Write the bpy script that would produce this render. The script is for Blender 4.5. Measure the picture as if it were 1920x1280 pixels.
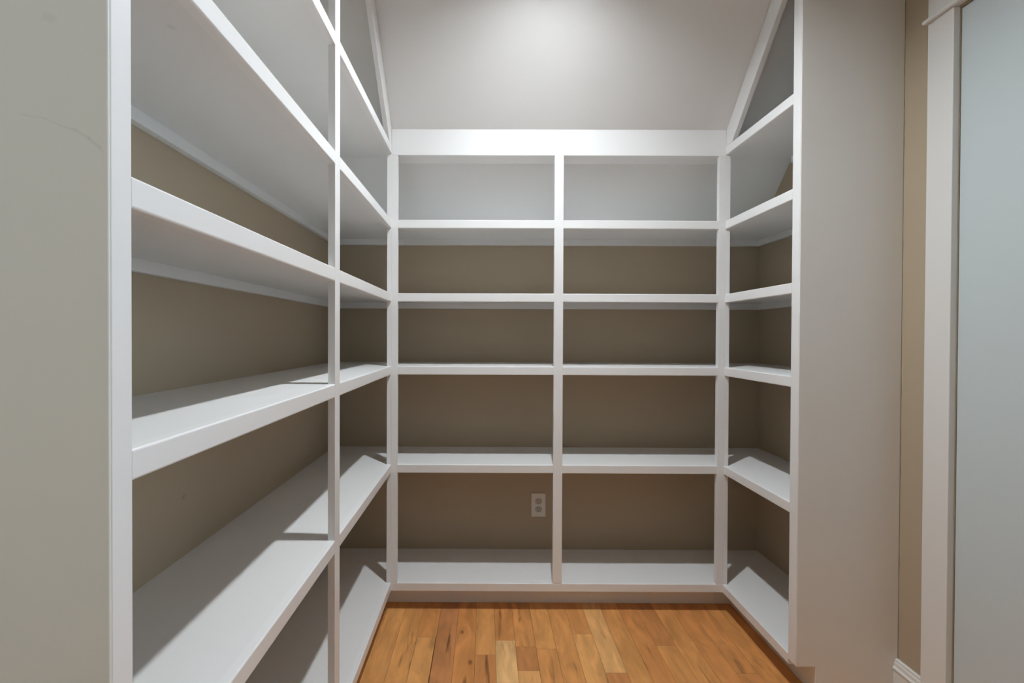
import bpy, bmesh, math, random
from mathutils import Matrix, Vector

random.seed(7)
scene = bpy.context.scene
for o in list(bpy.data.objects):
    bpy.data.objects.remove(o)
C = scene.collection

# ------------------------------------------------------------------ camera
FPX = 829.0                                   # focal length in pixels of a 1920 px wide frame
CAM_Z = 1.1649
cam_data = bpy.data.cameras.new('camera')
cam_data.sensor_fit = 'HORIZONTAL'
cam_data.sensor_width = 36.0
cam_data.lens = FPX / 1920.0 * 36.0
cam_data.shift_x = 50.7 / 1920.0
cam_data.shift_y = -3.94 / 1920.0
cam_data.clip_start = 0.02
cam = bpy.data.objects.new('camera', cam_data)
C.objects.link(cam)
yaw, pitch, roll = 0.0024, -0.0084, 0.0038
fwd = Vector((-math.sin(yaw) * math.cos(pitch), math.cos(yaw) * math.cos(pitch), math.sin(pitch)))
rgt = Vector((math.cos(yaw), math.sin(yaw), 0))
up = rgt.cross(fwd)
r2 = rgt * math.cos(roll) + up * math.sin(roll)
u2 = up * math.cos(roll) - rgt * math.sin(roll)
M = Matrix((r2, u2, -fwd)).transposed().to_4x4()
M.translation = Vector((0, 0, CAM_Z))
cam.matrix_world = M
scene.camera = cam

# ------------------------------------------------------------------ world, exposure
world = bpy.data.worlds.new('daylight')
scene.world = world
world.use_nodes = True
bg = world.node_tree.nodes['Background']
bg.inputs['Color'].default_value = (0.68, 0.85, 1.0, 1)
bg.inputs['Strength'].default_value = 8.0
scene.view_settings.view_transform = 'Standard'
scene.view_settings.look = 'None'
scene.view_settings.gamma = 1.0
scene.view_settings.use_curve_mapping = False
scene.view_settings.exposure = 0.46
LAMP_STRENGTH = 2150.0
LAMP_COLOR = (0.905, 0.962, 1.0, 1)
portal = bpy.data.lights.new('window_daylight_offscreen', 'AREA')
portal.shape = 'RECTANGLE'
portal.size = 1.3
portal.size_y = 1.5
portal.cycles.is_portal = True
po = bpy.data.objects.new('window_daylight_offscreen', portal)
C.objects.link(po)
po.location = (1.44, -1.15, 1.55)
po.rotation_euler = (0, math.radians(90), 0)

# ------------------------------------------------------------------ key dimensions (metres)
FACE_Y = 1.85            # face of the shelving along the far wall
FACE_L = -0.3962         # face of the long shelving
FACE_R = 0.9975          # face of the short shelving
WALL_L, WALL_R, WALL_B, WALL_REAR = -0.737, 1.3224, 2.149, -2.6
ZS = {1: 0.1248, 2: 0.6236, 3: 1.0359, 4: 1.3416, 5: 1.6479, 6: 1.9573}   # tops of the shelves
LIP, T = 0.0355, 0.019   # edge trim height, board thickness
CEIL = 2.50
SL, SY, SZ = 1.14, 1.85, 2.025           # roof slope: z = SZ - (y - SY) * SL
def slope_z(y): return SZ - (y - SY) * SL
def slope_y(z): return SY + (SZ - z) / SL
BREAK_Y = slope_y(CEIL)
NEAR_L0, NEAR_L1 = 0.464, 0.494          # first post of the long shelving
MID0, MID1 = 1.160, 1.198                # middle post of the long shelving
NEAR_R0, NEAR_R1 = 1.410, 1.448          # first post of the short shelving
KICK = 0.072
TOE = 0.108

# ------------------------------------------------------------------ materials
def new_mat(name):
    m = bpy.data.materials.new(name)
    m.use_nodes = True
    nt = m.node_tree
    return m, nt, nt.nodes['Principled BSDF']

def paint(name, col, rough=0.5, bump=0.02, bump_scale=180.0, var=0.03, spec=0.5):
    """painted surface: slight tone drift and roller / brush relief"""
    m, nt, b = new_mat(name)
    tc = nt.nodes.new('ShaderNodeTexCoord')
    n1 = nt.nodes.new('ShaderNodeTexNoise'); n1.inputs['Scale'].default_value = 2.3; n1.inputs['Detail'].default_value = 3
    nt.links.new(tc.outputs['Object'], n1.inputs['Vector'])
    mr = nt.nodes.new('ShaderNodeMapRange')
    mr.inputs['To Min'].default_value = 1 - var; mr.inputs['To Max'].default_value = 1 + var
    nt.links.new(n1.outputs['Fac'], mr.inputs['Value'])
    hs = nt.nodes.new('ShaderNodeHueSaturation')
    hs.inputs['Color'].default_value = (*col, 1)
    nt.links.new(mr.outputs['Result'], hs.inputs['Value'])
    nt.links.new(hs.outputs['Color'], b.inputs['Base Color'])
    n2 = nt.nodes.new('ShaderNodeTexNoise'); n2.inputs['Scale'].default_value = bump_scale; n2.inputs['Detail'].default_value = 2
    nt.links.new(tc.outputs['Object'], n2.inputs['Vector'])
    bp = nt.nodes.new('ShaderNodeBump'); bp.inputs['Strength'].default_value = bump; bp.inputs['Distance'].default_value = 0.002
    nt.links.new(n2.outputs['Fac'], bp.inputs['Height'])
    nt.links.new(bp.outputs['Normal'], b.inputs['Normal'])
    b.inputs['Roughness'].default_value = rough
    b.inputs['Specular IOR Level'].default_value = spec
    return m

def scuffed(m, segs, dark):
    """adds scuff marks to a painted material: segs = (a, b, width) in object space"""
    nt = m.node_tree; b = nt.nodes['Principled BSDF']
    src = b.inputs['Base Color'].links[0].from_socket
    tc = nt.nodes.new('ShaderNodeTexCoord')
    for a, e, w in segs:
        a, e = Vector(a), Vector(e); d = e - a; L = d.length; d.normalize()
        sub = nt.nodes.new('ShaderNodeVectorMath'); sub.operation = 'SUBTRACT'; sub.inputs[1].default_value = a
        nt.links.new(tc.outputs['Object'], sub.inputs[0])
        dot = nt.nodes.new('ShaderNodeVectorMath'); dot.operation = 'DOT_PRODUCT'; dot.inputs[1].default_value = d
        nt.links.new(sub.outputs[0], dot.inputs[0])
        cl = nt.nodes.new('ShaderNodeClamp'); cl.inputs['Max'].default_value = L
        nt.links.new(dot.outputs['Value'], cl.inputs['Value'])
        sc = nt.nodes.new('ShaderNodeVectorMath'); sc.operation = 'SCALE'; sc.inputs[0].default_value = d
        nt.links.new(cl.outputs[0], sc.inputs['Scale'])
        di = nt.nodes.new('ShaderNodeVectorMath'); di.operation = 'DISTANCE'
        nt.links.new(sub.outputs[0], di.inputs[0]); nt.links.new(sc.outputs[0], di.inputs[1])
        mr = nt.nodes.new('ShaderNodeMapRange'); mr.interpolation_type = 'SMOOTHSTEP'
        mr.inputs['From Min'].default_value = 0; mr.inputs['From Max'].default_value = w
        mr.inputs['To Min'].default_value = dark; mr.inputs['To Max'].default_value = 0
        nt.links.new(di.outputs['Value'], mr.inputs['Value'])
        mx = nt.nodes.new('ShaderNodeMix'); mx.data_type = 'RGBA'
        mx.inputs['B'].default_value = (0.12, 0.10, 0.08, 1)
        nt.links.new(mr.outputs['Result'], mx.inputs['Factor']); nt.links.new(src, mx.inputs['A'])
        src = mx.outputs['Result']
    nt.links.new(src, b.inputs['Base Color'])

WHITE = (0.84, 0.84, 0.84)
M_white = paint('white_semigloss_paint', WHITE, 0.38, 0.03, 60, 0.015)
M_shelf = paint('white_shelf_paint', (0.82, 0.82, 0.815), 0.42, 0.04, 40, 0.03)
M_panel = paint('offwhite_panel_paint', (0.80, 0.785, 0.76), 0.5, 0.04, 90, 0.03)
M_cream = paint('cream_panel_paint', (0.80, 0.785, 0.71), 0.55, 0.05, 120, 0.03)
M_beige = paint('beige_wall_paint', (0.46, 0.378, 0.275), 0.75, 0.06, 150, 0.03, 0.3)
M_ceil = paint('flat_ceiling_paint', (0.82, 0.82, 0.815), 0.85, 0.05, 160, 0.02, 0.2)
M_trim = paint('white_trim_paint', (0.78, 0.775, 0.76), 0.4, 0.02, 60, 0.01)
M_door = paint('cool_white_door_paint', (0.60, 0.675, 0.70), 0.35, 0.02, 60, 0.01)
M_plate = paint('outlet_plastic', (0.74, 0.72, 0.69), 0.35, 0.0, 50, 0.0)
M_recep = paint('outlet_receptacle_plastic', (0.50, 0.47, 0.43), 0.4, 0.0, 50, 0.0)
M_slot = paint('outlet_slot_dark', (0.03, 0.03, 0.03), 0.6, 0.0, 50, 0.0)
M_caulk = paint('dirty_caulk', (0.20, 0.17, 0.12), 0.9, 0.0, 50, 0.1)

def wood():
    m, nt, b = new_mat('oiled_maple_planks')
    N, Lk = nt.nodes, nt.links
    tc = N.new('ShaderNodeTexCoord'); oi = N.new('ShaderNodeObjectInfo')
    off = N.new('ShaderNodeVectorMath'); off.operation = 'SCALE'
    off.inputs[0].default_value = (13.0, 29.0, 7.0)
    Lk.new(oi.outputs['Random'], off.inputs['Scale'])
    add = N.new('ShaderNodeVectorMath'); add.operation = 'ADD'
    Lk.new(tc.outputs['Object'], add.inputs[0]); Lk.new(off.outputs[0], add.inputs[1])
    # long grain
    mp = N.new('ShaderNodeMapping'); mp.inputs['Scale'].default_value = (26, 3.5, 26)
    Lk.new(add.outputs[0], mp.inputs['Vector'])
    g = N.new('ShaderNodeTexNoise'); g.inputs['Scale'].default_value = 1.0; g.inputs['Detail'].default_value = 6; g.inputs['Distortion'].default_value = 0.8
    Lk.new(mp.outputs[0], g.inputs['Vector'])
    # cathedral figure
    mp2 = N.new('ShaderNodeMapping'); mp2.inputs['Scale'].default_value = (14, 4.5, 14)
    Lk.new(add.outputs[0], mp2.inputs['Vector'])
    w = N.new('ShaderNodeTexNoise'); w.inputs['Scale'].default_value = 1.0; w.inputs['Detail'].default_value = 2; w.inputs['Distortion'].default_value = 1.6
    Lk.new(mp2.outputs[0], w.inputs['Vector'])
    # tone of the plank
    ramp = N.new('ShaderNodeValToRGB')
    cr = ramp.color_ramp
    cr.elements[0].position = 0.0; cr.elements[0].color = (0.55, 0.235, 0.095, 1)
    cr.elements[1].position = 1.0; cr.elements[1].color = (0.87, 0.51, 0.215, 1)
    e = cr.elements.new(0.35); e.color = (0.68, 0.285, 0.090, 1)
    e = cr.elements.new(0.7); e.color = (0.77, 0.365, 0.118, 1)
    sepc = N.new('ShaderNodeSeparateColor'); Lk.new(oi.outputs['Color'], sepc.inputs[0])
    Lk.new(sepc.outputs[0], ramp.inputs['Fac'])
    # grain and figure change the tone
    mr = N.new('ShaderNodeMapRange'); mr.inputs['From Min'].default_value = 0.3; mr.inputs['From Max'].default_value = 0.7
    mr.inputs['To Min'].default_value = 0.88; mr.inputs['To Max'].default_value = 1.10
    Lk.new(g.outputs['Fac'], mr.inputs['Value'])
    mr2 = N.new('ShaderNodeMapRange'); mr2.inputs['From Min'].default_value = 0.3; mr2.inputs['From Max'].default_value = 0.7
    mr2.inputs['To Min'].default_value = 0.82; mr2.inputs['To Max'].default_value = 1.16
    Lk.new(w.outputs['Fac'], mr2.inputs['Value'])
    mul = N.new('ShaderNodeMath'); mul.operation = 'MULTIPLY'
    Lk.new(mr.outputs[0], mul.inputs[0]); Lk.new(mr2.outputs[0], mul.inputs[1])
    hs = N.new('ShaderNodeHueSaturation')
    Lk.new(ramp.outputs['Color'], hs.inputs['Color']); Lk.new(mul.outputs[0], hs.inputs['Value'])
    # dark mineral streaks along the board
    mp3 = N.new('ShaderNodeMapping'); mp3.inputs['Scale'].default_value = (38, 4.0, 20); mp3.inputs['Rotation'].default_value = (0, 0, 0.06)
    Lk.new(add.outputs[0], mp3.inputs['Vector'])
    s = N.new('ShaderNodeTexNoise'); s.inputs['Scale'].default_value = 1.0; s.inputs['Detail'].default_value = 3; s.inputs['Distortion'].default_value = 0.5
    Lk.new(mp3.outputs[0], s.inputs['Vector'])
    ms = N.new('ShaderNodeMapRange'); ms.inputs['From Min'].default_value = 0.63; ms.inputs['From Max'].default_value = 0.75
    ms.inputs['To Max'].default_value = 0.75
    Lk.new(s.outputs['Fac'], ms.inputs['Value'])
    mx = N.new('ShaderNodeMix'); mx.data_type = 'RGBA'
    mx.inputs['B'].default_value = (0.10, 0.035, 0.012, 1)
    Lk.new(ms.outputs[0], mx.inputs['Factor']); Lk.new(hs.outputs['Color'], mx.inputs['A'])
    # knots
    mp4 = N.new('ShaderNodeMapping'); mp4.inputs['Scale'].default_value = (9, 5.5, 0.01)
    Lk.new(add.outputs[0], mp4.inputs['Vector'])
    v = N.new('ShaderNodeTexVoronoi'); v.inputs['Scale'].default_value = 1.0
    Lk.new(mp4.outputs[0], v.inputs['Vector'])
    mk = N.new('ShaderNodeMapRange'); mk.inputs['From Min'].default_value = 0.035; mk.inputs['From Max'].default_value = 0.10
    mk.inputs['To Min'].default_value = 0.75; mk.inputs['To Max'].default_value = 0.0
    Lk.new(v.outputs['Distance'], mk.inputs['Value'])
    sep = N.new('ShaderNodeSeparateColor'); Lk.new(v.outputs['Color'], sep.inputs[0])
    gt = N.new('ShaderNodeMath'); gt.operation = 'GREATER_THAN'; gt.inputs[1].default_value = 0.5
    Lk.new(sep.outputs[0], gt.inputs[0])
    mm = N.new('ShaderNodeMath'); mm.operation = 'MULTIPLY'
    Lk.new(mk.outputs[0], mm.inputs[0]); Lk.new(gt.outputs[0], mm.inputs[1])
    mx2 = N.new('ShaderNodeMix'); mx2.data_type = 'RGBA'
    mx2.inputs['B'].default_value = (0.09, 0.03, 0.010, 1)
    Lk.new(mm.outputs[0], mx2.inputs['Factor']); Lk.new(mx.outputs['Result'], mx2.inputs['A'])
    Lk.new(mx2.outputs['Result'], b.inputs['Base Color'])
    bp = N.new('ShaderNodeBump'); bp.inputs['Strength'].default_value = 0.08; bp.inputs['Distance'].default_value = 0.001
    Lk.new(g.outputs['Fac'], bp.inputs['Height']); Lk.new(bp.outputs['Normal'], b.inputs['Normal'])
    b.inputs['Roughness'].default_value = 0.42
    b.inputs['Specular IOR Level'].default_value = 0.4
    return m
M_wood = wood()
M_sub = paint('dark_subfloor', (0.08, 0.04, 0.02), 0.9, 0.0, 50, 0.1)

def emissive(name, col, strength):
    m, nt, b = new_mat(name)
    b.inputs['Emission Color'].default_value = col
    b.inputs['Emission Strength'].default_value = strength
    b.inputs['Base Color'].default_value = (0.9, 0.9, 0.88, 1)
    return m
M_lamp = emissive('lit_frosted_lens', LAMP_COLOR, LAMP_STRENGTH)
def metal():
    m, nt, b = new_mat('brushed_nickel')
    tc = nt.nodes.new('ShaderNodeTexCoord'); n = nt.nodes.new('ShaderNodeTexNoise'); n.inputs['Scale'].default_value = 300
    nt.links.new(tc.outputs['Object'], n.inputs['Vector'])
    mr = nt.nodes.new('ShaderNodeMapRange'); mr.inputs['To Min'].default_value = 0.25; mr.inputs['To Max'].default_value = 0.4
    nt.links.new(n.outputs['Fac'], mr.inputs['Value']); nt.links.new(mr.outputs[0], b.inputs['Roughness'])
    b.inputs['Base Color'].default_value = (0.6, 0.58, 0.55, 1); b.inputs['Metallic'].default_value = 1
    return m
M_metal = metal()
def glass():
    m, nt, b = new_mat('clear_window_glass')
    nt.nodes.remove(b)
    out = nt.nodes['Material Output']
    t = nt.nodes.new('ShaderNodeBsdfTransparent'); g = nt.nodes.new('ShaderNodeBsdfGlossy'); g.inputs['Roughness'].default_value = 0.02
    f = nt.nodes.new('ShaderNodeFresnel'); f.inputs['IOR'].default_value = 1.45
    mx = nt.nodes.new('ShaderNodeMixShader')
    nt.links.new(f.outputs[0], mx.inputs[0]); nt.links.new(t.outputs[0], mx.inputs[1]); nt.links.new(g.outputs[0], mx.inputs[2])
    nt.links.new(mx.outputs[0], out.inputs['Surface'])
    return m
M_glass = glass()

# ------------------------------------------------------------------ mesh helpers
def boxbm(x0, x1, y0, y1, z0, z1, bev=0.0, seg=2):
    bm = bmesh.new()
    bmesh.ops.create_cube(bm, size=1)
    for v in bm.verts:
        v.co = Vector((x0 + (v.co.x + .5) * (x1 - x0), y0 + (v.co.y + .5) * (y1 - y0), z0 + (v.co.z + .5) * (z1 - z0)))
    if bev:
        bmesh.ops.bevel(bm, geom=list(bm.edges), offset=bev, segments=seg, affect='EDGES', profile=0.5)
    return bm

def lipbm(x0, x1, y0, y1, z0, z1, face, bev=0.003):
    """edge trim with only its two long outer edges eased; face = '-x', '+x' or '-y'"""
    bm = boxbm(x0, x1, y0, y1, z0, z1)
    ax, val = {'-x': (0, x0), '+x': (0, x1), '-y': (1, y0)}[face]
    sel = [e for e in bm.edges if all(abs(v.co[ax] - val) < 1e-6 for v in e.verts) and abs(e.verts[0].co.z - e.verts[1].co.z) < 1e-6]
    bmesh.ops.bevel(bm, geom=sel, offset=bev, segments=3, affect='EDGES', profile=0.5)
    return bm

def prism(pts, axis, a0, a1, bev=0.0):
    """closed outline extruded along an axis; pts are (y,z) for x, (x,z) for y, (x,y) for z"""
    bm = bmesh.new()
    def mk(p, a):
        return {'x': (a, p[0], p[1]), 'y': (p[0], a, p[1]), 'z': (p[0], p[1], a)}[axis]
    lo = [bm.verts.new(mk(p, a0)) for p in pts]; hi = [bm.verts.new(mk(p, a1)) for p in pts]
    n = len(pts)
    bm.faces.new(lo); bm.faces.new(hi)
    for i in range(n):
        bm.faces.new((lo[i], lo[(i + 1) % n], hi[(i + 1) % n], hi[i]))
    bmesh.ops.recalc_face_normals(bm, faces=bm.faces)
    if bev:
        bmesh.ops.bevel(bm, geom=list(bm.edges), offset=bev, segments=2, affect='EDGES', profile=0.5)
    return bm

def merge(*bms):
    out = bmesh.new()
    me = bpy.data.meshes.new('tmp')
    for b in bms:
        b.to_mesh(me); out.from_mesh(me); b.free()
    bpy.data.meshes.remove(me)
    return out

def wloc(o):
    p = Vector((0, 0, 0))
    while o is not None:
        p = p + o.location; o = o.parent
    return p

def obj(name, bm, mat, parent=None, smooth=False, origin=None):
    """one mesh object; world-space bmesh, origin moved to its own centre (or to origin)"""
    lo = Vector((min(v.co.x for v in bm.verts), min(v.co.y for v in bm.verts), min(v.co.z for v in bm.verts)))
    hi = Vector((max(v.co.x for v in bm.verts), max(v.co.y for v in bm.verts), max(v.co.z for v in bm.verts)))
    c = Vector(origin) if origin is not None else Vector(((lo.x + hi.x) / 2, (lo.y + hi.y) / 2, lo.z))
    bmesh.ops.translate(bm, verts=bm.verts, vec=-c)
    me = bpy.data.meshes.new(name)
    bm.to_mesh(me); bm.free()
    if smooth:
        for p in me.polygons: p.use_smooth = True
    me.materials.append(mat)
    o = bpy.data.objects.new(name, me)
    C.objects.link(o)
    if parent is not None:
        o.parent = parent
        o.location = c - wloc(parent)
    else:
        o.location = c
    return o

def thing(name, label, cat, loc, group=None):
    o = bpy.data.objects.new(name, None)
    o.empty_display_size = 0.1
    C.objects.link(o)
    o.location = loc; o['label'] = label; o['category'] = cat
    if group: o['group'] = group
    return o

def struct(name, bm, mat, label=None, cat=None):
    o = obj(name, bm, mat)
    o['kind'] = 'structure'
    if label: o['label'] = label
    if cat: o['category'] = cat
    return o

# ------------------------------------------------------------------ setting
W = 0.10
# floor: dark subfloor with each plank laid on it
floor = struct('floor', boxbm(WALL_L - W, WALL_R + W, WALL_REAR - W, WALL_B + W, -0.06, -0.018), M_sub,
               'orange-brown wooden plank floor of the pantry', 'floor')
PW = 0.0757
X_REF = 0.0395                    # one joint line between planks, read off the photograph
k0 = math.floor((WALL_L - X_REF) / PW)
k1 = math.ceil((WALL_R - X_REF) / PW)
known = {-4: [1.698], -1: [1.6055], 0: [1.6825], 1: [1.6484, 1.5295], 2: [1.6375], 4: [1.7212], 5: [1.522], 8: [1.66], 11: [1.523]}
tones = {(-7, 0): .75, (-6, 0): .72, (-5, 0): .68, (-4, 0): .45, (-4, 1): .72, (-3, 0): .08, (-2, 0): .38, (-1, 0): .62, (-1, 1): .25, (0, 0): .42,
         (0, 1): 1.0, (1, 0): .5, (1, 1): .2, (1, 2): .8, (2, 0): .66, (2, 1): .5, (3, 0): .55, (4, 0): .5, (4, 1): .75, (5, 0): .85,
         (5, 1): .2, (6, 0): .6, (7, 0): .35, (8, 0): .3, (8, 1): .55, (9, 0): .5, (10, 0): .35, (11, 0): .4, (11, 1): .3, (12, 0): .5}
for k in range(k0, k1):
    xa, xb = max(WALL_L, X_REF + k * PW), min(WALL_R, X_REF + (k + 1) * PW)
    if xb - xa < 0.004: continue
    cuts = list(known.get(k, []))
    if not cuts: cuts = [random.uniform(0.5, 1.4)]
    y = min(cuts) - random.uniform(0.55, 1.25)
    while y > WALL_REAR + 0.1:
        cuts.append(y); y -= random.uniform(0.6, 1.5)
    ends = sorted(set([WALL_REAR, WALL_B] + cuts))
    for n, (ya, yb) in enumerate(list(zip(ends[:-1], ends[1:]))[::-1]):
        g = 0.0003
        gr = .0026 if (k, n) == (-4, 1) else g          # one open joint
        p = obj('plank', boxbm(xa + g, xb - gr, ya + g, yb - g, -0.0175, random.uniform(-0.0003, 0.0), 0.0005, 1), M_wood, floor)
        t = tones.get((k, n), random.uniform(.25, .8))
        p.color = (t, random.random(), 0, 1)

# ceiling: flat part and slope in one
th = 0.08
cpts = [(WALL_REAR - W, CEIL), (BREAK_Y, CEIL), (WALL_B + W, slope_z(WALL_B + W)),
        (WALL_B + W, slope_z(WALL_B + W) + th * 1.6), (BREAK_Y + 0.03, CEIL + th), (WALL_REAR - W, CEIL + th)]
ceiling = struct('ceiling', prism(cpts, 'x', WALL_L - W, WALL_R + W), M_ceil,
                 'off-white ceiling sloping down to the far wall', 'ceiling')

def wall_profile(y0, y1, z0=0.0):
    pts = [(y0, z0), (y1, z0)]
    if y1 > BREAK_Y:
        pts += [(y1, slope_z(y1))]
        if y0 < BREAK_Y: pts += [(BREAK_Y, CEIL)]
        pts += [(y0, CEIL if y0 <= BREAK_Y else slope_z(y0))]
    else:
        pts += [(y1, CEIL), (y0, CEIL)]
    return pts
wy0, wy1, wz0, wz1 = -1.9, -0.4, 0.90, 2.20
DOOR_Y1, DOOR_Y0, DOOR_H = 1.2455, 0.478, 2.086
wall_l = struct('wall_left', prism(wall_profile(WALL_REAR, WALL_B + W, -0.018), 'x', WALL_L - W, WALL_L), M_beige,
                'beige wall behind the long shelving', 'wall')
wall_r = struct('wall_right', merge(prism(wall_profile(DOOR_Y1, WALL_B + W, -0.018), 'x', WALL_R, WALL_R + W),
                                    prism(wall_profile(DOOR_Y0, DOOR_Y1, DOOR_H), 'x', WALL_R, WALL_R + W),
                                    boxbm(WALL_R, WALL_R + W, wy1, DOOR_Y0, -0.018, CEIL), boxbm(WALL_R, WALL_R + W, WALL_REAR, wy0, -0.018, CEIL),
                                    boxbm(WALL_R, WALL_R + W, wy0, wy1, -0.018, wz0), boxbm(WALL_R, WALL_R + W, wy0, wy1, wz1, CEIL)), M_beige,
                'beige wall holding the door and the short shelving', 'wall')
wall_b = struct('wall_back', prism([(WALL_B, -.018), (WALL_B + W, -.018), (WALL_B + W, slope_z(WALL_B + W)), (WALL_B, slope_z(WALL_B))], 'x', WALL_L, WALL_R), M_beige,
                'low beige wall under the sloped ceiling', 'wall')
wall_rear = struct('wall_rear', boxbm(WALL_L, WALL_R, WALL_REAR - W, WALL_REAR, -0.018, CEIL), M_beige,
                   'plain beige wall facing the shelves', 'wall')
xf0, xf1 = WALL_R + .03, WALL_R + .09
win = struct('window_1', merge(boxbm(xf0, xf1, wy0, wy0 + .05, wz0, wz1), boxbm(xf0, xf1, wy1 - .05, wy1, wz0, wz1),
                               boxbm(xf0, xf1, wy0 + .05, wy1 - .05, wz0, wz0 + .05), boxbm(xf0, xf1, wy0 + .05, wy1 - .05, wz1 - .05, wz1),
                               boxbm(xf0, xf1, wy0 + .05, wy1 - .05, 1.53, 1.57)), M_trim,
             'white framed window in the wall past the door', 'window')
for z0, z1 in ((wz0 + .05, 1.53), (1.57, wz1 - .05)):
    obj('pane', boxbm(WALL_R + .057, WALL_R + .063, wy0 + .05, wy1 - .05, z0, z1), M_glass, win)

# door in the wall, its casing and head
CX = 0.018
door = struct('door_1', boxbm(WALL_R + .001, WALL_R + .036, DOOR_Y0 + .003, DOOR_Y1 - .001, 0.008, DOOR_H - .003, 0.0025, 3), M_door,
              'smooth pale door in a white casing', 'door')
CAS0, CAS1 = 1.2465, 1.3195
obj('casing', boxbm(WALL_R - CX, WALL_R, CAS0, CAS1, 0, DOOR_H + .004, 0.0015), M_trim, door)
obj('casing', boxbm(WALL_R - CX, WALL_R, DOOR_Y0 - .072, DOOR_Y0 + .003, 0, DOOR_H + .004, 0.0015), M_trim, door)
obj('head_fillet', boxbm(WALL_R - CX - .012, WALL_R, DOOR_Y0 - .084, CAS1 + .008, DOOR_H + .004, DOOR_H + .016, 0.004, 3), M_trim, door)
obj('head_casing', boxbm(WALL_R - CX, WALL_R, DOOR_Y0 - .072, CAS1, DOOR_H + .018, DOOR_H + .150, 0.0015), M_trim, door)
obj('head_cap', boxbm(WALL_R - CX - .02, WALL_R, DOOR_Y0 - .092, CAS1 + .02, DOOR_H + .150, DOOR_H + .172, 0.003), M_trim, door)
kb = bmesh.new()
bmesh.ops.create_uvsphere(kb, u_segments=20, v_segments=12, radius=0.027)
bmesh.ops.translate(kb, verts=kb.verts, vec=(WALL_R - .045, DOOR_Y0 + .065, 0.95))
stem = bmesh.new()
bmesh.ops.create_cone(stem, cap_ends=True, segments=20, radius1=0.010, radius2=0.010, depth=0.05,
                      matrix=Matrix.Translation((WALL_R - .022, DOOR_Y0 + .065, 0.95)) @ Matrix.Rotation(math.pi / 2, 4, 'Y'))
obj('knob', merge(kb, stem), M_metal, door, True)

# baseboard with moulded cap between casing and shelving end panel, and behind the door
BT = 0.137
prof = [(WALL_R, 0), (WALL_R - .014, 0), (WALL_R - .014, BT - .034), (WALL_R - .017, BT - .031), (WALL_R - .017, BT - .027),
        (WALL_R - .012, BT - .022), (WALL_R - .012, BT - .012), (WALL_R - .009, BT - .008), (WALL_R - .009, BT - .002), (WALL_R - .006, BT), (WALL_R, BT)]
bb = struct('baseboard_right', prism(prof, 'y', CAS1, NEAR_R0), M_trim, 'white moulded baseboard beside the door casing', 'baseboard')
bb2 = struct('baseboard_right', prism(prof, 'y', WALL_REAR, DOOR_Y0 - .072), M_trim, 'white moulded baseboard under the window', 'baseboard')
# cracked caulk joint where the end panel meets the wall
pts = []
cb = bmesh.new()
zz, prev = BT, None
while zz < 2.49:
    w = random.uniform(0.0004, 0.0013) if random.random() < 0.8 else 0.0018
    cur = [cb.verts.new((WALL_R - .0007, NEAR_R0 - w - .0002, zz)), cb.verts.new((WALL_R - .0007, NEAR_R0 - .0002, zz)),
           cb.verts.new((WALL_R - .0001, NEAR_R0 - .0002, zz)), cb.verts.new((WALL_R - .0001, NEAR_R0 - w - .0002, zz))]
    if prev:
        for i in range(4):
            cb.faces.new((prev[i], prev[(i + 1) % 4], cur[(i + 1) % 4], cur[i]))
    else: cb.faces.new(cur)
    prev = cur; zz += random.uniform(0.015, 0.06)
cb.faces.new(prev)
bmesh.ops.recalc_face_normals(cb, faces=cb.faces)
obj('caulk_joint', cb, M_caulk, wall_r)

# ------------------------------------------------------------------ shelving units
BV = 0.0022
def edge(name, x0, x1, y0, y1, z0, z1, parent, mat=None, bev=BV):
    return obj(name, boxbm(x0, x1, y0, y1, z0, z1, bev), mat or M_white, parent)

CLEAT_H = 0.028
def side_shelf(unit, i, xw, xf, sgn, y0, lip_spans, yend):
    """shelf of a unit along a side wall: xw wall, xf outer face, sgn +1 when the wall lies at smaller x"""
    z = ZS[i]
    xin = xf - sgn * T
    a, b = sorted((xw, xin))
    if i == 6:
        bm = prism([(y0, z - T), (slope_y(z - T) - .001, z - T), (slope_y(z) - .001, z), (y0, z)], 'x', a, b)
    else:
        bm = prism([(xw, y0), (xin, y0), (xin, FACE_Y + T), (xf, FACE_Y + T), (xf, yend), (xw, yend)], 'z', z - T, z)
    s = obj('shelf', bm, M_shelf, unit)
    for ya, yb in lip_spans:
        c, d = sorted((xin, xf))
        obj('edge_trim', lipbm(c, d, ya, yb, z - LIP, z, '+x' if sgn > 0 else '-x'), M_white, s)
    if i > 1:
        c, d = sorted((xw, xw + sgn * T))
        edge('cleat', c, d, y0, (slope_y(z - T) - .02) if i == 6 else yend, z - T - CLEAT_H, z - T, s, M_shelf, .001)
        if i < 6:
            c, d = sorted((xw + sgn * T, xf))
            edge('cleat', c, d, yend - T, yend, z - T - CLEAT_H, z - T, s, M_shelf, .001)
    return s

def slope_trim(unit, x0, x1, y_lo, name='sloped_trim'):
    """trim board following the roof slope, 75 mm wide, from y_lo (bottom) to the flat ceiling"""
    wv = 0.075 * math.sqrt(1 + SL * SL)
    e = 0.0008
    zl = ZS[6] + .0008
    yl = SY + (SZ - wv - zl) / SL
    yk = BREAK_Y - 0.075 * (math.sqrt(1 + SL * SL) - 1) / SL
    pts = [(yl, zl), (y_lo, zl), (y_lo, slope_z(y_lo) - e), (BREAK_Y, CEIL - e), (yk, CEIL - e), (yk, CEIL - .075)]
    return obj(name, prism(pts, 'x', x0, x1, .0015), M_white, unit)

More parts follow.
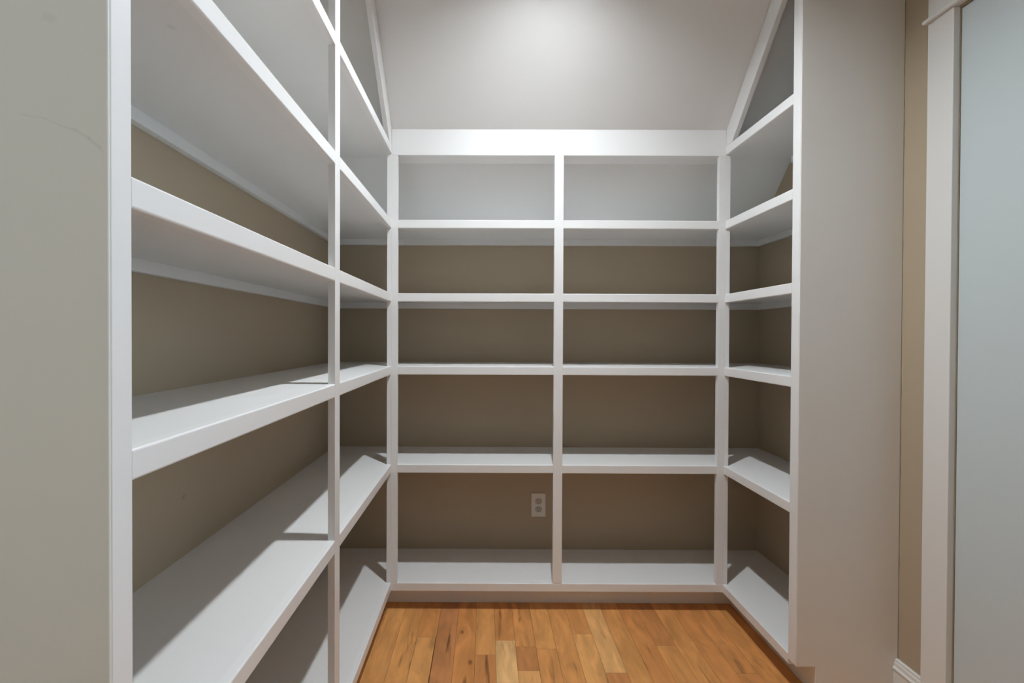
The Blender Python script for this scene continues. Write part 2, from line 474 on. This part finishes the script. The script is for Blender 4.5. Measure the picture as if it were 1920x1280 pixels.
# --- long unit
L = thing('shelving_unit', 'long white built-in shelving with two bays between the cream end panel and the corner', 'shelving',
          ((WALL_L + FACE_L) / 2, 1.3, 0))
xa, xb = FACE_L - T, FACE_L
PANEL_L1 = NEAR_L0 + T
for i in range(1, 7):
    spans = [(NEAR_L1, MID0), (MID1, FACE_Y if i < 6 else FACE_Y)]
    side_shelf(L, i, WALL_L, FACE_L, 1, PANEL_L1, spans, WALL_B)
edge('post', xa, xb, NEAR_L0 + .003, NEAR_L1, 0, CEIL - .001, L, None, .001)
edge('post', xa, xb, MID0, MID1, ZS[1] - LIP, CEIL - .001, L, None, .001)
obj('side_board', boxbm(WALL_L, xa, NEAR_L0 + .003, PANEL_L1, 0, CEIL - .001), M_white, L)
ep = obj('end_panel', boxbm(WALL_L, FACE_L - .0006, NEAR_L0, NEAR_L0 + .003, 0, CEIL - .001, .0012, 2), M_cream, L, origin=(0, NEAR_L0, 0))
ep['label'] = 'cream painted end panel with a faint scuff'
slope_trim(L, xa, xb, FACE_Y)
edge('top_trim', xa, xb, NEAR_L1, MID0, CEIL - .075, CEIL - .001, L)
edge('top_trim', xa, xb, MID1, BREAK_Y - 0.0345, CEIL - .075, CEIL - .001, L)
edge('toe_kick', FACE_L - KICK - T, FACE_L - KICK, PANEL_L1, FACE_Y + KICK + T, 0, ZS[1] - T - .0005, L, M_white, .001)

edge('post', xa, xb, FACE_Y, FACE_Y + T, ZS[1] - LIP, slope_z(FACE_Y + T) - .001, L, None, .0012)
edge('toe_kick', FACE_L - KICK, FACE_L, FACE_Y + KICK, FACE_Y + KICK + T, 0, ZS[1] - T - .0005, L, M_white, .001)

# --- unit under the slope
B = thing('shelving_unit', 'white built-in shelving under the sloped ceiling with a wall outlet in its lowest bay', 'shelving',
          ((FACE_L + FACE_R) / 2, 2.0, 0))
PL0, PL1 = FACE_L, -0.3705
PR0, PR1 = 0.9695, FACE_R
XC = 0.3028
PC0, PC1 = XC - .019, XC + .019
HB, HT = 1.9167, SZ
for i in range(1, 6):
    z = ZS[i]
    s = obj('shelf', boxbm(FACE_L, FACE_R, FACE_Y + T, WALL_B, z - T, z), M_shelf, B)
    if i == 1:
        obj('edge_trim', lipbm(FACE_L, FACE_R, FACE_Y, FACE_Y + T, z - LIP, z, '-y'), M_white, s)
    else:
        obj('edge_trim', lipbm(PL1, PC0, FACE_Y, FACE_Y + T, z - LIP, z, '-y'), M_white, s)
        obj('edge_trim', lipbm(PC1, PR0, FACE_Y, FACE_Y + T, z - LIP, z, '-y'), M_white, s)
        edge('cleat', FACE_L, FACE_R, WALL_B - T, WALL_B, z - T - CLEAT_H, z - T, s, M_shelf, .001)
for x0, x1 in ((PL0, PL1), (PC0, PC1), (PR0, PR1)):
    edge('post', x0, x1, FACE_Y, FACE_Y + T, ZS[1], HB, B, None, .001)
obj('header', prism([(FACE_Y, HB), (FACE_Y + T, HB), (FACE_Y + T, slope_z(FACE_Y + T) - .0005), (FACE_Y, HT - .0005)], 'x', FACE_L, FACE_R, .0012), M_white, B)
zb, zt = HB + .001, HB + .020
obj('soffit', prism([(FACE_Y + T, zb), (slope_y(zb) - .001, zb), (slope_y(zt) - .001, zt), (FACE_Y + T, zt)], 'x', FACE_L, FACE_R), M_shelf, B)
edge('toe_kick', FACE_L, FACE_R, FACE_Y + KICK, FACE_Y + KICK + T, 0, ZS[1] - T - .0005, B, M_white, .001)

# --- short unit beside the door
R = thing('shelving_unit', 'short white built-in shelving closed by a broad pale end panel beside the door casing', 'shelving',
          ((WALL_R + FACE_R) / 2, 1.78, 0))
PANEL_R1 = NEAR_R0 + T
for i in range(1, 7):
    side_shelf(R, i, WALL_R, FACE_R, -1, PANEL_R1, [(NEAR_R1, FACE_Y)], WALL_B)
edge('post', FACE_R, FACE_R + T, NEAR_R0 + .004, NEAR_R1, TOE, CEIL - .001, R, None, .001)
pp = [(FACE_R + .0004, TOE), (FACE_R + .062, TOE), (FACE_R + .062, 0), (WALL_R, 0), (WALL_R, CEIL - .001), (FACE_R + .0004, CEIL - .001)]
ep = obj('end_panel', prism(pp, 'y', NEAR_R0, NEAR_R0 + .004, .0012), M_panel, R)
pp = [(FACE_R + T if x < FACE_R + .01 else x, z) for x, z in pp]
obj('side_board', prism(pp, 'y', NEAR_R0 + .004, PANEL_R1), M_white, R)
ep['label'] = 'broad pale end panel with toe notch'
slope_trim(R, FACE_R, FACE_R + T, FACE_Y)
edge('toe_kick', FACE_R + KICK, FACE_R + KICK + T, PANEL_R1, FACE_Y + KICK + T, 0, ZS[1] - T - .0005, R, M_white, .001)

edge('post', FACE_R, FACE_R + T, FACE_Y, FACE_Y + T, ZS[1] - LIP, slope_z(FACE_Y + T) - .001, R, None, .0012)
edge('toe_kick', FACE_R, FACE_R + KICK, FACE_Y + KICK, FACE_Y + KICK + T, 0, ZS[1] - T - .0005, R, M_white, .001)

# ------------------------------------------------------------------ wall outlet
OX, OZ = 0.2584, 0.3423
ow, oh = 0.0354, 0.0575
out = thing('wall_outlet', 'white duplex power outlet on the beige wall above the bottom shelf', 'outlet', (OX, WALL_B, OZ - oh))
pb = prism([(OX - ow, OZ - oh), (OX + ow, OZ - oh), (OX + ow, OZ + oh), (OX - ow, OZ + oh)], 'y', WALL_B - .006, WALL_B)
bmesh.ops.bevel(pb, geom=[e for e in pb.edges if all(v.co.y < WALL_B - .003 for v in e.verts)], offset=.003, segments=3, affect='EDGES', profile=.5)
plate = obj('face_plate', pb, M_plate, out)
for s in (1, -1):
    cz = OZ + s * 0.0195
    ring = []
    for k in range(32):
        a = 2 * math.pi * k / 32
        ring.append((OX + 0.0172 * math.cos(a), cz + max(-.0143, min(.0143, 0.0172 * math.sin(a)))))
    rc = obj('receptacle', prism(ring, 'y', WALL_B - .0075, WALL_B - .0058), M_recep, out)
    for dx, h in ((-.0063, .0042), (.0063, .0035)):
        obj('slot', boxbm(OX + dx - .0011, OX + dx + .0011, WALL_B - .0079, WALL_B - .0074, cz + .001, cz + .001 + 2 * h), M_slot, rc)
    gr = []
    for k in range(16):
        a = 2 * math.pi * k / 16
        gr.append((OX + .0024 * math.cos(a), cz - .0075 + .0024 * math.sin(a)))
    obj('ground_hole', prism(gr, 'y', WALL_B - .0079, WALL_B - .0074), M_slot, rc)
sc = [(OX + .003 * math.cos(2 * math.pi * k / 16), OZ + .003 * math.sin(2 * math.pi * k / 16)) for k in range(16)]
obj('screw', prism(sc, 'y', WALL_B - .0072, WALL_B - .0058), M_plate, out)

# ------------------------------------------------------------------ ceiling light
def lathe(cx, cy, prof, seg=40):
    bm = bmesh.new(); rings = []
    for r, z in prof:
        if r < 1e-6: rings.append([bm.verts.new((cx, cy, z))])
        else: rings.append([bm.verts.new((cx + r * math.cos(2 * math.pi * k / seg), cy + r * math.sin(2 * math.pi * k / seg), z)) for k in range(seg)])
    for a, b in zip(rings[:-1], rings[1:]):
        for k in range(seg):
            j = (k + 1) % seg
            if len(a) == 1: bm.faces.new((a[0], b[j], b[k]))
            elif len(b) == 1: bm.faces.new((a[k], a[j], b[0]))
            else: bm.faces.new((a[k], a[j], b[j], b[k]))
    bmesh.ops.recalc_face_normals(bm, faces=bm.faces)
    return bm
def ceiling_light(x, y, r, dep, label, mat):
    lamp = thing('ceiling_light_offscreen', label, 'ceiling light', (x, y, CEIL))
    c = CEIL - .0005
    obj('trim_ring', lathe(x, y, [(r + .003, c), (r + .034, c), (r + .034, c - .010), (r + .014, c - dep), (r + .003, c - dep), (r + .003, c)]), M_trim, lamp)
    obj('lens_offscreen', lathe(x, y, [(0, c), (r + .003, c), (r + .003, c - .003), (r, c - .004), (0, c - .0045)]), mat, lamp)
ceiling_light(0.215, 1.165, .029, .0195, 'small round flush ceiling light above the shelves', M_lamp)

# small marks: scuff on the cream end panel, plug spot under a shelf, dimple in the wall (object space of each)
pts = [(-0.489, 1.395), (-0.464, 1.391), (-0.446, 1.383), (-0.432, 1.379), (-0.417, 1.370), (-0.406, 1.361), (-0.402, 1.356)]
scuffed(M_cream, [((a[0], 0, a[1]), (b[0], 0, b[1]), w) for a, b, w in zip(pts[:-1], pts[1:], (.0015, .0015, .002, .003, .0035, .002))], 0.085)
scuffed(M_cream, [((-0.462, 0, 1.497), (-0.455, 0, 1.494), .008)], 0.07)
sh = [o for o in bpy.data.objects if o.parent == L and o.name.startswith('shelf') and abs(wloc(o).z - (ZS[5] - T)) < .002][0]
m5 = M_shelf.copy(); m5.name = 'white_shelf_paint_spotted'; sh.data.materials[0] = m5
c = Vector((-0.4774, 0.6696, ZS[5] - T)) - wloc(sh)
scuffed(m5, [(c, c + Vector((0, .001, 0)), .011)], 0.12)
mw = M_beige.copy(); mw.name = 'beige_wall_paint_dimpled'; wall_l.data.materials[0] = mw
c = Vector((WALL_L, 1.0722, 0.7672)) - wloc(wall_l)
scuffed(mw, [(c, c + Vector((0, .004, .003)), .006)], 0.35)
